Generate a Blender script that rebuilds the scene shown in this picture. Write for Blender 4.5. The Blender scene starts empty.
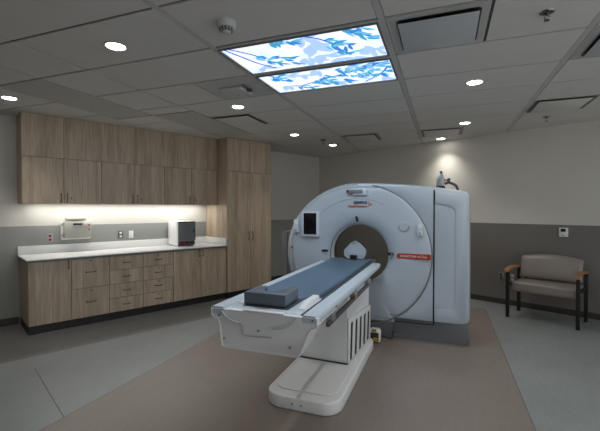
import bpy, bmesh, math, random
from mathutils import Vector, Matrix
PI = math.pi
random.seed(7)
scene = bpy.context.scene
COL = scene.collection

# ------------------------------------------------------------------ frames
# world axes = ceiling grid / scanner axes.  The room walls are turned by 64.4 deg:
WROT = math.radians(64.4)
H = 2.70            # ceiling height
PWALL, QWALL = 6.45, 6.12      # back wall and cabinet wall, wall frame
PMIN, QMIN = -1.8, -2.2
def W2G(p, q, z=0.0):
    return Vector((p*math.cos(WROT)-q*math.sin(WROT), p*math.sin(WROT)+q*math.cos(WROT), z))

# ------------------------------------------------------------------ materials
def nmat(name):
    m = bpy.data.materials.new(name); m.use_nodes = True
    nt = m.node_tree
    return m, nt, nt.nodes['Principled BSDF']
def mat(name, col, rough=.5, metal=0., var=.04, scale=6., bump=0., bscale=200., coat=0., spec=None):
    m, nt, b = nmat(name)
    b.inputs['Roughness'].default_value = rough
    b.inputs['Metallic'].default_value = metal
    if coat: b.inputs['Coat Weight'].default_value = coat; b.inputs['Coat Roughness'].default_value = .15
    if spec is not None: b.inputs['Specular IOR Level'].default_value = spec
    tc = nt.nodes.new('ShaderNodeTexCoord')
    n = nt.nodes.new('ShaderNodeTexNoise'); n.inputs['Scale'].default_value = scale; n.inputs['Detail'].default_value = 4
    r = nt.nodes.new('ShaderNodeValToRGB')
    r.color_ramp.elements[0].position = .3; r.color_ramp.elements[1].position = .7
    r.color_ramp.elements[0].color = [c*(1-var) for c in col]+[1]
    r.color_ramp.elements[1].color = [min(1, c*(1+var)) for c in col]+[1]
    nt.links.new(tc.outputs['Object'], n.inputs['Vector']); nt.links.new(n.outputs['Fac'], r.inputs['Fac'])
    nt.links.new(r.outputs['Color'], b.inputs['Base Color'])
    if bump:
        n2 = nt.nodes.new('ShaderNodeTexNoise'); n2.inputs['Scale'].default_value = bscale
        bp = nt.nodes.new('ShaderNodeBump'); bp.inputs['Strength'].default_value = bump; bp.inputs['Distance'].default_value = .002
        nt.links.new(tc.outputs['Object'], n2.inputs['Vector']); nt.links.new(n2.outputs['Fac'], bp.inputs['Height'])
        nt.links.new(bp.outputs['Normal'], b.inputs['Normal'])
    return m
def wood(name, c1, c2, rough=.42, grain=1., axis='z'):
    m, nt, b = nmat(name); b.inputs['Roughness'].default_value = rough
    tc = nt.nodes.new('ShaderNodeTexCoord'); oi = nt.nodes.new('ShaderNodeObjectInfo')
    mul = nt.nodes.new('ShaderNodeVectorMath'); mul.operation = 'SCALE'; mul.inputs['Scale'].default_value = 13.
    cmb = nt.nodes.new('ShaderNodeCombineXYZ')
    for k in range(3): nt.links.new(oi.outputs['Random'], cmb.inputs[k])
    nt.links.new(cmb.outputs[0], mul.inputs[0])
    add = nt.nodes.new('ShaderNodeVectorMath'); add.operation = 'ADD'
    nt.links.new(tc.outputs['Object'], add.inputs[0]); nt.links.new(mul.outputs[0], add.inputs[1])
    mp = nt.nodes.new('ShaderNodeMapping')
    mp.inputs['Scale'].default_value = {'z': (1, 1, .05), 'x': (.05, 1, 1), 'y': (1, .05, 1)}[axis]
    nt.links.new(add.outputs[0], mp.inputs['Vector'])
    def nz(sc, det, dist=0.):
        n = nt.nodes.new('ShaderNodeTexNoise'); n.inputs['Scale'].default_value = sc; n.inputs['Detail'].default_value = det
        n.inputs['Distortion'].default_value = dist
        nt.links.new(mp.outputs[0], n.inputs['Vector']); return n
    a = nz(9., 3, .6); c = nz(70., 4)
    mx = nt.nodes.new('ShaderNodeMath'); mx.operation = 'MULTIPLY_ADD'; mx.inputs[1].default_value = .55
    sc = nt.nodes.new('ShaderNodeMath'); sc.operation = 'MULTIPLY'; sc.inputs[1].default_value = .5
    nt.links.new(c.outputs['Fac'], sc.inputs[0])
    nt.links.new(a.outputs['Fac'], mx.inputs[0]); nt.links.new(sc.outputs[0], mx.inputs[2])
    r = nt.nodes.new('ShaderNodeValToRGB'); r.color_ramp.elements[0].position = .40; r.color_ramp.elements[1].position = .66
    r.color_ramp.elements[0].color = (*c1, 1); r.color_ramp.elements[1].color = (*c2, 1)
    nt.links.new(mx.outputs[0], r.inputs['Fac']); nt.links.new(r.outputs['Color'], b.inputs['Base Color'])
    return m
def vinyl(name, col, var=.15, rough=.38, rot=0.):
    m, nt, b = nmat(name); b.inputs['Roughness'].default_value = rough
    tc = nt.nodes.new('ShaderNodeTexCoord'); mp = nt.nodes.new('ShaderNodeMapping')
    mp.inputs['Scale'].default_value = (14, 1.6, 1); mp.inputs['Rotation'].default_value = (0, 0, rot)
    nt.links.new(tc.outputs['Object'], mp.inputs['Vector'])
    n = nt.nodes.new('ShaderNodeTexNoise'); n.inputs['Scale'].default_value = 3.2; n.inputs['Detail'].default_value = 7; n.inputs['Roughness'].default_value = .65
    n2 = nt.nodes.new('ShaderNodeTexNoise'); n2.inputs['Scale'].default_value = 1.1; n2.inputs['Detail'].default_value = 5
    nt.links.new(mp.outputs[0], n.inputs['Vector']); nt.links.new(tc.outputs['Object'], n2.inputs['Vector'])
    ad = nt.nodes.new('ShaderNodeMath'); ad.operation = 'ADD'; nt.links.new(n.outputs['Fac'], ad.inputs[0]); nt.links.new(n2.outputs['Fac'], ad.inputs[1])
    hf = nt.nodes.new('ShaderNodeMath'); hf.operation = 'MULTIPLY'; hf.inputs[1].default_value = .5; nt.links.new(ad.outputs[0], hf.inputs[0])
    r = nt.nodes.new('ShaderNodeValToRGB'); r.color_ramp.elements[0].position = .33; r.color_ramp.elements[1].position = .67
    r.color_ramp.elements[0].color = [c*(1-var) for c in col]+[1]; r.color_ramp.elements[1].color = [c*(1+var) for c in col]+[1]
    nt.links.new(hf.outputs[0], r.inputs['Fac']); nt.links.new(r.outputs['Color'], b.inputs['Base Color'])
    return m
def emis(name, col, s):
    m, nt, b = nmat(name)
    b.inputs['Base Color'].default_value = (*col, 1); b.inputs['Emission Color'].default_value = (*col, 1)
    b.inputs['Emission Strength'].default_value = s; b.inputs['Roughness'].default_value = .6
    return m
def wallmat(name, top, low, zline=1.275):
    # two paints meeting in a straight line at chair height
    m, nt, b = nmat(name); b.inputs['Roughness'].default_value = .55
    tc = nt.nodes.new('ShaderNodeTexCoord'); sx = nt.nodes.new('ShaderNodeSeparateXYZ')
    nt.links.new(tc.outputs['Object'], sx.inputs[0])
    g = nt.nodes.new('ShaderNodeMath'); g.operation = 'GREATER_THAN'; g.inputs[1].default_value = zline
    nt.links.new(sx.outputs['Z'], g.inputs[0])
    n = nt.nodes.new('ShaderNodeTexNoise'); n.inputs['Scale'].default_value = 2.5; n.inputs['Detail'].default_value = 6
    nt.links.new(tc.outputs['Object'], n.inputs['Vector'])
    mx = nt.nodes.new('ShaderNodeMix'); mx.data_type = 'RGBA'
    mx.inputs[6].default_value = (*low, 1); mx.inputs[7].default_value = (*top, 1)
    nt.links.new(g.outputs[0], mx.inputs[0])
    hs = nt.nodes.new('ShaderNodeHueSaturation')
    mr = nt.nodes.new('ShaderNodeMapRange'); mr.inputs[3].default_value = .96; mr.inputs[4].default_value = 1.04
    nt.links.new(n.outputs['Fac'], mr.inputs[0]); nt.links.new(mr.outputs[0], hs.inputs['Value'])
    nt.links.new(mx.outputs[2], hs.inputs['Color']); nt.links.new(hs.outputs[0], b.inputs['Base Color'])
    n2 = nt.nodes.new('ShaderNodeTexNoise'); n2.inputs['Scale'].default_value = 260
    bp = nt.nodes.new('ShaderNodeBump'); bp.inputs['Strength'].default_value = .12; bp.inputs['Distance'].default_value = .002
    nt.links.new(tc.outputs['Object'], n2.inputs['Vector']); nt.links.new(n2.outputs['Fac'], bp.inputs['Height']); nt.links.new(bp.outputs[0], b.inputs['Normal'])
    return m

M = dict(
 wall=wallmat('painted_wall', (.66, .63, .565), (.185, .17, .153)),
 wallc=wallmat('painted_wall_sage', (.60, .58, .53), (.28, .285, .265)),
 tile=mat('ceiling_tile', (.65, .635, .605), .85, var=.02, bump=.2, bscale=400),
 tiledark=mat('ceiling_tile_dark', (.47, .465, .44), .6, var=.02),
 grid=mat('grid_metal', (.09, .09, .088), .5),
 tee=mat('wide_tee', (.50, .50, .48), .45),
 floor_grey=vinyl('vinyl_grey', (.225, .238, .236), rot=.43),
 floor_dark=vinyl('vinyl_dark_grey', (.150, .146, .140), rot=.43),
 floor_taupe=vinyl('vinyl_taupe', (.205, .170, .148)),
 seam=mat('weld_seam', (.09, .09, .09), .5),
 base=mat('rubber_base', (.016, .015, .014), .5),
 basew=mat('wall_base', (.045, .042, .038), .5),
 wood=wood('oak_laminate', (.35, .27, .190), (.56, .44, .33)),
 counter=mat('solid_surface_white', (.80, .80, .78), .35, var=.02, scale=40),
 edge=mat('counter_edge_grey', (.13, .13, .13), .4),
 gapm=mat('dark_gap', (.02, .018, .016), .7),
 bronze=mat('bronze_metal', (.10, .085, .07), .35, metal=.6),
 white=mat('white_shell', (.395, .445, .50), .34, var=.015, coat=.15),
 rail=mat('white_rail', (.50, .56, .62), .36, var=.015, coat=.1),
 white2=mat('white_plastic', (.74, .75, .76), .35, var=.015),
 whitewarm=mat('white_enamel', (.82, .82, .80), .3, var=.02),
 grey=mat('grey_shell', (.17, .175, .19), .4),
 seamgrey=mat('seam_grey', (.16, .17, .18), .5),
 black=mat('black_plastic', (.012, .012, .014), .3),
 screen=mat('screen_glass', (.006, .006, .008), .1),
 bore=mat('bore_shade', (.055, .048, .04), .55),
 mattress=mat('mattress_vinyl', (.082, .135, .20), .42, var=.03, bump=.05),
 cushion=mat('head_cushion_vinyl', (.11, .132, .165), .38, var=.03),
 strip=mat('pad_strip', (.03, .04, .05), .5),
 red=mat('red_badge', (.36, .030, .015), .4),
 redtext=mat('orange_red_print', (.42, .09, .03), .5),
 petrol=mat('dark_teal_print', (.02, .07, .10), .5),
 whitetext=mat('white_print', (.62, .40, .38), .5),
 steel=mat('brushed_steel', (.42, .43, .44), .35, metal=.8),
 darksteel=mat('dark_steel', (.10, .10, .105), .4, metal=.4),
 vinylseat=mat('taupe_upholstery', (.26, .225, .20), .38, var=.03, bump=.1),
 armwood=wood('arm_wood', (.27, .13, .06), (.36, .18, .085), .35, axis='x'),
 blackleg=mat('black_powdercoat', (.008, .007, .007), .45),
 cream=mat('cream_case', (.50, .49, .43), .45),
 amber=mat('amber_window', (.42, .25, .01), .25),
 sand=mat('dark_recess', (.03, .03, .03), .6),
 outletred=mat('red_receptacle', (.30, .015, .02), .4),
 doorgrey=mat('grey_glass_door', (.17, .18, .19), .22),
 maroon=mat('maroon_panel', (.16, .012, .02), .35),
 diff=mat('diffuser_white', (.50, .52, .54), .45, var=.02),
 pan=mat('diffuser_frame', (.48, .48, .47), .5),
 detector=mat('detector_white', (.50, .50, .49), .4),
 chrome=mat('chrome', (.30, .30, .30), .2, metal=1.),
 lens=emis('downlight_lens', (1, .98, .95), 14.),
 tube=emis('undercabinet_lens', (1, .99, .95), 6.),
 sky=emis('panel_sky', (.86, .92, 1.), .0),
 leaf1=emis('panel_leaf_pale', (.40, .58, .95), .75),
 leaf2=emis('panel_leaf_blue', (.045, .22, .60), .75),
 leaf3=emis('panel_leaf_teal', (.06, .33, .55), .75),
 leaf4=emis('panel_branch', (.03, .10, .52), .75),
 leaf5=emis('panel_leaf_cyan', (.16, .48, .76), .75),
)
# backlit sheet: soft sky pattern, procedural
def sky_film(m):
    nt = m.node_tree; b = nt.nodes['Principled BSDF']
    tc = nt.nodes.new('ShaderNodeTexCoord'); n = nt.nodes.new('ShaderNodeTexNoise')
    n.inputs['Scale'].default_value = 4.5; n.inputs['Detail'].default_value = 3
    nt.links.new(tc.outputs['Object'], n.inputs['Vector'])
    r = nt.nodes.new('ShaderNodeValToRGB'); r.color_ramp.elements[0].position = .30; r.color_ramp.elements[1].position = .52
    r.color_ramp.elements[0].color = (.66, .82, 1, 1); r.color_ramp.elements[1].color = (.93, .96, 1, 1)
    nt.links.new(n.outputs['Fac'], r.inputs['Fac']); nt.links.new(r.outputs[0], b.inputs['Emission Color'])
    b.inputs['Emission Strength'].default_value = PANEL
PANEL = .74
LEAFK = 1.0

# ------------------------------------------------------------------ mesh helpers
def box(bm, a, b, bev=0., seg=2, mi=0):
    x0, y0, z0 = a; x1, y1, z1 = b
    r = bmesh.ops.create_cube(bm, size=1.)
    vs = r['verts']
    for v in vs:
        v.co = Vector(((x0+x1)/2+v.co.x*(x1-x0), (y0+y1)/2+v.co.y*(y1-y0), (z0+z1)/2+v.co.z*(z1-z0)))
    fs = list({f for v in vs for f in v.link_faces})
    if mi:
        for f in fs: f.material_index = mi
    if bev > 0:
        es = list({e for v in vs for e in v.link_edges})
        bmesh.ops.bevel(bm, geom=es, offset=bev, segments=seg, profile=.5, affect='EDGES')
    return bm
def cyl(bm, p0, p1, r0, r1=None, n=24, caps=True, mi=0):
    p0, p1 = Vector(p0), Vector(p1); r1 = r0 if r1 is None else r1
    d = (p1-p0); L = d.length; d.normalize()
    q = d.to_track_quat('Z', 'Y'); A = []; B = []
    for k in range(n):
        c, s = math.cos(2*PI*k/n), math.sin(2*PI*k/n)
        A.append(bm.verts.new(p0+q@Vector((r0*c, r0*s, 0)))); B.append(bm.verts.new(p1+q@Vector((r1*c, r1*s, 0))))
    fs = [bm.faces.new((A[k], A[(k+1) % n], B[(k+1) % n], B[k])) for k in range(n)]
    if caps: fs.append(bm.faces.new(A[::-1])); fs.append(bm.faces.new(B))
    for f in fs: f.material_index = mi
    return bm
def lathe(bm, c, axis, prof, n=48, mi=0, close=False):
    c = Vector(c); d = Vector(axis).normalized(); q = d.to_track_quat('Z', 'Y'); rings = []
    for r, h in prof:
        rings.append([bm.verts.new(c+q@Vector((r*math.cos(2*PI*k/n), r*math.sin(2*PI*k/n), h))) for k in range(n)])
    for i in range(len(rings)-1):
        for k in range(n):
            f = bm.faces.new((rings[i][k], rings[i][(k+1) % n], rings[i+1][(k+1) % n], rings[i+1][k])); f.material_index = mi
    if close:
        f = bm.faces.new(rings[0][::-1]); f.material_index = mi; f = bm.faces.new(rings[-1]); f.material_index = mi
    return bm
def tube(bm, pts, r, n=8, mi=0):
    pts = [Vector(p) for p in pts]; rings = []; N = len(pts)
    for i, p in enumerate(pts):
        t = (pts[min(i+1, N-1)]-pts[max(i-1, 0)]).normalized(); q = t.to_track_quat('Z', 'Y')
        rings.append([bm.verts.new(p+q@Vector((r*math.cos(2*PI*k/n), r*math.sin(2*PI*k/n), 0))) for k in range(n)])
    for i in range(N-1):
        # match ring phase
        off = min(range(n), key=lambda o: sum((rings[i][k].co-rings[i+1][(k+o) % n].co).length for k in range(n)))
        rings[i+1] = rings[i+1][off:]+rings[i+1][:off]
        for k in range(n):
            f = bm.faces.new((rings[i][k], rings[i][(k+1) % n], rings[i+1][(k+1) % n], rings[i+1][k])); f.material_index = mi
    bm.faces.new(rings[0][::-1]); bm.faces.new(rings[-1])
    return bm
def spline(pts, k=6):
    P = [Vector(p) for p in pts]; out = []
    for i in range(len(P)-1):
        a, b, c, d = P[max(i-1, 0)], P[i], P[i+1], P[min(i+2, len(P)-1)]
        for j in range(k):
            t = j/k
            out.append(.5*((2*b)+(-a+c)*t+(2*a-5*b+4*c-d)*t*t+(-a+3*b-3*c+d)*t**3))
    out.append(P[-1]); return out
def prism(bm, pts, d, bev=0., seg=2, mi=0):
    """polygon pts (3D, planar) extruded by vector d"""
    d = Vector(d); A = [bm.verts.new(Vector(p)) for p in pts]; B = [bm.verts.new(Vector(p)+d) for p in pts]; n = len(A)
    fs = [bm.faces.new(A[::-1]), bm.faces.new(B)]+[bm.faces.new((A[k], A[(k+1) % n], B[(k+1) % n], B[k])) for k in range(n)]
    bmesh.ops.recalc_face_normals(bm, faces=fs)
    for f in fs: f.material_index = mi
    if bev:
        es = list({e for f in fs[:2] for e in f.edges})
        bmesh.ops.bevel(bm, geom=es, offset=bev, segments=seg, profile=.5, affect='EDGES')
    return bm
def rrect(x0, x1, y0, y1, r, n=6):
    out = []
    for cx, cy, a in ((x1-r, y1-r, 0), (x0+r, y1-r, 90), (x0+r, y0+r, 180), (x1-r, y0+r, 270)):
        for k in range(n+1):
            t = math.radians(a+90*k/n); out.append((cx+r*math.cos(t), cy+r*math.sin(t)))
    return out

# ------------------------------------------------------------------ objects
LOC = {}
def thing(name, label, cat, loc, frame='G', group=None, rz=0.):
    o = bpy.data.objects.new(name, None); COL.objects.link(o); o.empty_display_size = .1
    place(o, loc, frame, rz)
    LOC[o.name] = Vector(loc)
    o['label'] = label; o['category'] = cat
    if group: o['group'] = group
    return o
def place(o, loc, frame, rz=0.):
    if frame == 'W': o.location = W2G(*loc); o.rotation_euler = (0, 0, WROT+rz)
    else: o.location = Vector(loc); o.rotation_euler = (0, 0, rz)
def finish(bm, name, mats, off, smooth=40):
    bmesh.ops.recalc_face_normals(bm, faces=bm.faces) if smooth is not False else None
    me = bpy.data.meshes.new(name)
    if off.length: bmesh.ops.translate(bm, verts=bm.verts, vec=-off)
    bm.to_mesh(me); bm.free()
    for m in (mats if isinstance(mats, (list, tuple)) else [mats]): me.materials.append(m)
    if smooth:
        for p in me.polygons: p.use_smooth = True
        me.set_sharp_from_angle(angle=math.radians(smooth))
    return me
def root(o):
    while o.parent: o = o.parent
    return o
def part(name, bm, m, parent, label=None, smooth=40):
    """bm given in the frame of the root thing (not shifted)"""
    me = finish(bm, name, m, LOC[root(parent).name], smooth)
    o = bpy.data.objects.new(name, me); COL.objects.link(o); o.parent = parent
    if label: o['label'] = label
    return o
def solo(name, bm, m, label, cat, loc, frame='G', group=None, smooth=40):
    me = finish(bm, name, m, Vector(loc), smooth)
    o = bpy.data.objects.new(name, me); COL.objects.link(o); place(o, loc, frame); LOC[o.name] = Vector(loc)
    o['label'] = label; o['category'] = cat
    if group: o['group'] = group
    return o
def struct(name, bm, m, frame='G', smooth=False):
    me = finish(bm, name, m, Vector((0, 0, 0)), smooth)
    o = bpy.data.objects.new(name, me); COL.objects.link(o)
    if frame == 'W': o.rotation_euler = (0, 0, WROT)
    o['kind'] = 'structure'
    return o
def copy_tree(o, loc, label, frame='G', rz=0., group=None):
    c = o.copy(); COL.objects.link(c); place(c, loc, frame, rz); LOC[c.name] = Vector(loc); c['label'] = label
    for ch in list(o.children):
        d = ch.copy(); COL.objects.link(d); d.parent = c
        for g in list(ch.children):
            e = g.copy(); COL.objects.link(e); e.parent = d
    return c
def text(s, size, m, name, parent, origin, xdir, ydir, depth=.001, bold=False, width=None, align='LEFT', loc=None, label=None):
    cu = bpy.data.curves.new(name, 'FONT'); cu.body = s; cu.size = size; cu.extrude = depth; cu.align_x = align
    if bold: cu.offset = size*.035
    cu.resolution_u = 2
    t = bpy.data.objects.new(name, cu); COL.objects.link(t)
    bpy.context.view_layer.update()
    me = bpy.data.meshes.new_from_object(t.evaluated_get(bpy.context.evaluated_depsgraph_get()))
    bpy.data.objects.remove(t)
    xs = [v.co.x for v in me.vertices]; w = max(xs)-min(xs)
    k = 1. if width is None else width/w; x0 = min(xs) if width is not None else 0
    X = Vector(xdir).normalized(); Y = Vector(ydir).normalized(); Z = X.cross(Y); O = Vector(origin)-LOC[root(parent).name]
    for v in me.vertices:
        c = v.co.copy(); v.co = O+X*((c.x-x0)*k)+Y*c.y+Z*c.z
    me.materials.clear(); me.materials.append(m); me.name = name
    o = bpy.data.objects.new(name, me); COL.objects.link(o); o.parent = parent
    if label: o['label'] = label
    return o

# ------------------------------------------------------------------ room shell
T = .12
def clip_room(bm, grow=0.):
    for (p, n) in (((PMIN-grow, 0), (-1, 0)), ((PWALL+grow, 0), (1, 0)), ((0, QMIN-grow), (0, -1)), ((0, QWALL+grow), (0, 1))):
        co = W2G(*p); no = W2G(*n)
        bmesh.ops.bisect_plane(bm, geom=bm.verts[:]+bm.edges[:]+bm.faces[:], plane_co=co, plane_no=no, clear_outer=True)
# floor: one slab of welded sheets
bm = bmesh.new()
c4 = [W2G(*c) for c in ((PMIN-T, QMIN-T), (PWALL+T, QMIN-T), (PWALL+T, QWALL+T), (PMIN-T, QWALL+T))]
bm.faces.new([bm.verts.new(v) for v in c4])
def cut(co, no): bmesh.ops.bisect_plane(bm, geom=bm.verts[:]+bm.edges[:]+bm.faces[:], plane_co=co, plane_no=no)
TX0, TX1, TY1 = -2.55, .585, 6.32
for x in (TX0-.006, TX0, TX1, TX1+.006): cut((x, 0, 0), (1, 0, 0))
for y in (TY1, TY1+.006): cut((0, y, 0), (0, 1, 0))
QD = 4.65
for q in (QD, QD+.006): cut(W2G(0, q), W2G(0, 1))
for f in bm.faces:
    c = f.calc_center_median(); q = -c.x*math.sin(WROT)+c.y*math.cos(WROT)
    inside = TX0 < c.x < TX1 and c.y < TY1
    near = TX0-.006 < c.x < TX1+.006 and c.y < TY1+.006
    f.material_index = 2 if inside else (3 if near else (1 if q > QD+.006 else (3 if q > QD else 0)))
r = bmesh.ops.extrude_face_region(bm, geom=bm.faces[:])
bmesh.ops.translate(bm, verts=[v for v in r['geom'] if isinstance(v, bmesh.types.BMVert)], vec=(0, 0, -.1))
struct('floor', bm, [M['floor_grey'], M['floor_dark'], M['floor_taupe'], M['seam']], smooth=0)
# weld line in the grey sheet at the left
bm = bmesh.new(); prism(bm, [(-3.60, 2.433, 0), (-2.556, 1.930, 0), (-2.554, 1.936, 0), (-3.598, 2.439, 0)], (0, 0, .0012)); struct('trim_1', bm, M['seam'])

# walls
def wallbox(name, a, b, m):
    bm = bmesh.new(); box(bm, a, b); struct(name, bm, m, 'W')
wallbox('wall_left', (PMIN-T, QWALL, 0), (PWALL+T, QWALL+T, H+.1), M['wallc'])
wallbox('wall_front', (PMIN-T, QMIN, 0), (PMIN, QWALL, H+.1), M['wall'])
wallbox('wall_back', (PWALL, QMIN-T, 0), (PWALL+T, QWALL, H+.1), M['wall'])
def baseboard(name, a, b):
    bm = bmesh.new(); box(bm, a, b, .003); struct(name, bm, M['basew'], 'W')
baseboard('baseboard_left', (PMIN, QWALL-.008, 0), (.752, QWALL, .095))
baseboard('baseboard_left_rear', (4.44, QWALL-.008, 0), (PWALL, QWALL, .095))
baseboard('baseboard_back', (PWALL-.008, QMIN, 0), (PWALL, QWALL-.008, .085))

# ceiling: grid plane with lay-in tiles standing slightly proud of it
XL = [-8.4, -7.2, -6.0, -4.715, -4.10, -3.49, -2.885, -1.62, -.38, .90, 2.14, 3.38, 4.62, 5.86, 7.1, 8.3]
PITCH = .6035
YL = [1.831+PITCH*k for k in range(-9, 14)]
WIDE = {-1.62, -.38, .90}
def yl(k): return 1.831+PITCH*k
holes = []   # (x0,x1,y0,y1) no tile here
LP = [(-1.602, -.405, 2.47, 3.03), (-1.602, -.405, 3.085, 3.62)]
bm = bmesh.new()
bmesh_ce = bm
bm.faces.new([bm.verts.new((x, y, H+.012)) for x, y in ((-9, -5), (9, -5), (9, 11), (-9, 11))])
def tile(x0, x1, y0, y1, mi=0):
    gl = .026 if x0 in WIDE else .010; gr = .026 if x1 in WIDE else .010; g = .010
    box(bm, (x0+gl, y0+g+.002, H), (x1-gr, y1-g-.002, H+.010), .0, mi=mi)
split = {(-.38, 1): .26, (-1.62, 7): -1.01, (-.38, 7): .25, (.90, 5): 1.52, (-2.885, 2): -2.255, (-2.885, 4): -2.30}
for i in range(len(XL)-1):
    x0, x1 = XL[i], XL[i+1]
    for k in range(-9, 13):
        y0, y1 = yl(k), yl(k+1)
        if x0 == -1.62 and k in (1, 2): continue
        if x0 == -4.10 and k in (1, 2, 3):
            if k == 1: tile(x0, x1, yl(1), 3.89, 1)
            if k == 3: tile(x0, x1, 3.90, yl(4))
            continue
        if x0 == -3.49 and k in (3, 4, 5):
            if k == 3: tile(x0, x1, yl(3), 3.90); tile(x0, x1, 3.91, yl(6), 1)
            continue
        if (x0, k) in split:
            xs = split[(x0, k)]; tile(x0, xs, y0, y1); tile(xs, x1, y0, y1)
        else: tile(x0, x1, y0, y1)
for x in WIDE:
    box(bm, (x-.022, -5, H+.002), (x+.022, 11, H+.008), 0, mi=2)
clip_room(bm)
o = struct('ceiling', bm, [M['tile'], M['tiledark'], M['tee'], M['grid']], smooth=0)
o.data.polygons[0].material_index = 3
for p in o.data.polygons:
    if p.center.z > H+.0115: p.material_index = 3

# ------------------------------------------------------------------ casework (wall frame: p along the wall, q towards it)
F = 5.45
def pull_v(bm, p, q, z0, z1):
    tube(bm, spline([(p, q, z0), (p, q-.02, z0+.006), (p, q-.026, z0+.02), (p, q-.026, z1-.02), (p, q-.02, z1-.006), (p, q, z1)], 3), .0045)
    cyl(bm, (p, q-.003, z0), (p, q+.001, z0), .009); cyl(bm, (p, q-.003, z1), (p, q+.001, z1), .009); return bm
def pull_h(bm, p0, p1, q, z):
    tube(bm, spline([(p0, q, z), (p0+.006, q-.02, z), (p0+.02, q-.026, z), (p1-.02, q-.026, z), (p1-.006, q-.02, z), (p1, q, z)], 3), .0045)
    cyl(bm, (p0, q-.003, z), (p0, q+.001, z), .009); cyl(bm, (p1, q-.003, z), (p1, q+.001, z), .009); return bm
def nb(): return bmesh.new()
def lockbm(p, q, z): return cyl(nb(), (p, q-.004, z), (p, q+.001, z), .010, n=16)
DT = .019
def door(name, par, p0, p1, z0, z1, q, hand=None, hz=None, lock=None, g=.003):
    d = part(name, box(nb(), (p0+g, q, z0+g), (p1-g, q+DT, z1-g), .0012, 1), M['wood'], par)
    if hand is not None: part('handle', pull_v(nb(), hand, q, *hz), M['bronze'], d)
    if lock: part('lock', lockbm(lock[0], q, lock[1]), M['bronze'], d)
    return d
def drawer(par, p0, p1, z0, z1, q, lock=False, hw=.057, g=.003):
    d = part('drawer', box(nb(), (p0+g, q, z0+g), (p1-g, q+DT, z1-g), .0012, 1), M['wood'], par)
    c = (p0+p1)/2; z = (z0+z1)/2
    if hw > .05 and z1-z0 > .3: z = z0+(z1-z0)*.53
    part('handle', pull_h(nb(), c-hw, c+hw, q, z), M['bronze'], d)
    if lock: part('lock', lockbm(c, q, z1-.035), M['bronze'], d)
    return d
QB = F+DT+.001
ZT = .865
def base_cab(label, p0, p1, group='base cabinets under the white worktop'):
    t = thing('base_cabinet', label, 'cabinet', (p0, F, 0), 'W', group)
    b = box(nb(), (p0+.001, QB, .10), (p1-.001, QWALL-.005, .864))
    part('body', b, M['wood'], t, smooth=False)
    part('toe_kick', box(nb(), (p0+(.004 if p0 < .8 else 0.0005), F+.022, 0), (p1-.0005, QWALL-.02, .10)), M['base'], t, smooth=False)
    return t
t = base_cab('single-door oak laminate base cabinet at the left end of the worktop', .758, 1.208)
door('door', t, .758, 1.208, .10, ZT, F, 1.178, (.752, .852))
t = base_cab('oak laminate base cabinet with two tall locking file drawers', 1.208, 1.655)
zm = .10+(ZT-.10)*.5
drawer(t, 1.208, 1.655, .10, zm, F, True); drawer(t, 1.208, 1.655, zm, ZT, F, True)
t = base_cab('four-drawer oak laminate base cabinet without locks, beside the file drawers', 1.655, 2.105)
dz = (ZT-.10)/4
for k in range(4): drawer(t, 1.655, 2.105, .10+k*dz, .10+(k+1)*dz, F, False, .045)
t = base_cab('four-drawer oak laminate base cabinet with keyed locks, beside the double doors', 2.105, 2.557)
for k in range(4): drawer(t, 2.105, 2.557, .10+k*dz, .10+(k+1)*dz, F, True, .045)
t = base_cab('double-door oak laminate base cabinet beside the tall cabinet', 2.557, 3.482)
door('door', t, 2.557, 3.015, .10, ZT, F, 2.985, (.752, .852)); door('door', t, 3.015, 3.482, .10, ZT, F, 3.045, (.752, .852))
# worktop
t = thing('worktop', 'long white worktop with upstand, on the row of base cabinets', 'countertop', (.74, F-.025, ZT), 'W')
bm = nb(); box(bm, (.742, F-.022, ZT+.002), (3.486, QWALL-.001, .90), .004)
part('slab', bm, M['counter'], t)
bm = nb(); box(bm, (.740, F-.026, ZT+.001), (3.486, F-.0222, .888), .0005, 1); box(bm, (.738, F-.026, ZT+.001), (.7415, QWALL-.002, .888), .0005, 1)
part('edge_band', bm, M['edge'], t, 'grey edge band')
part('backsplash', box(nb(), (.742, QWALL-.022, .9005), (3.486, QWALL-.001, 1.012), .003), M['counter'], t)
part('side_splash', box(nb(), (3.466, F-.02, .9005), (3.486, QWALL-.0225, 1.012), .003), M['counter'], t)
# tall cabinet
TP0, TP1, TQ = 3.489, 4.43, 5.42
t = thing('tall_cabinet', 'full-height oak laminate double-door cabinet at the end of the worktop', 'cabinet', (TP0, TQ, 0), 'W')
part('body', box(nb(), (TP0, TQ+DT+.001, .10), (TP1, QWALL-.004, H-.004)), M['wood'], t, smooth=False)
part('toe_kick', box(nb(), (TP0+.002, TQ+.03, 0), (TP1-.002, QWALL-.02, .10)), M['base'], t, smooth=False)
pm = (TP0+TP1)/2
d = door('door', t, TP0, pm, .10, 2.135, TQ, pm-.040, (.965, 1.10))
d = door('door', t, pm, TP1, .10, 2.135, TQ, pm+.040, (.965, 1.10), (pm+.04, .925))
door('top_panel', t, TP0, pm, 2.137, H-.004, TQ); door('top_panel', t, pm, TP1, 2.137, H-.004, TQ)
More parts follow.
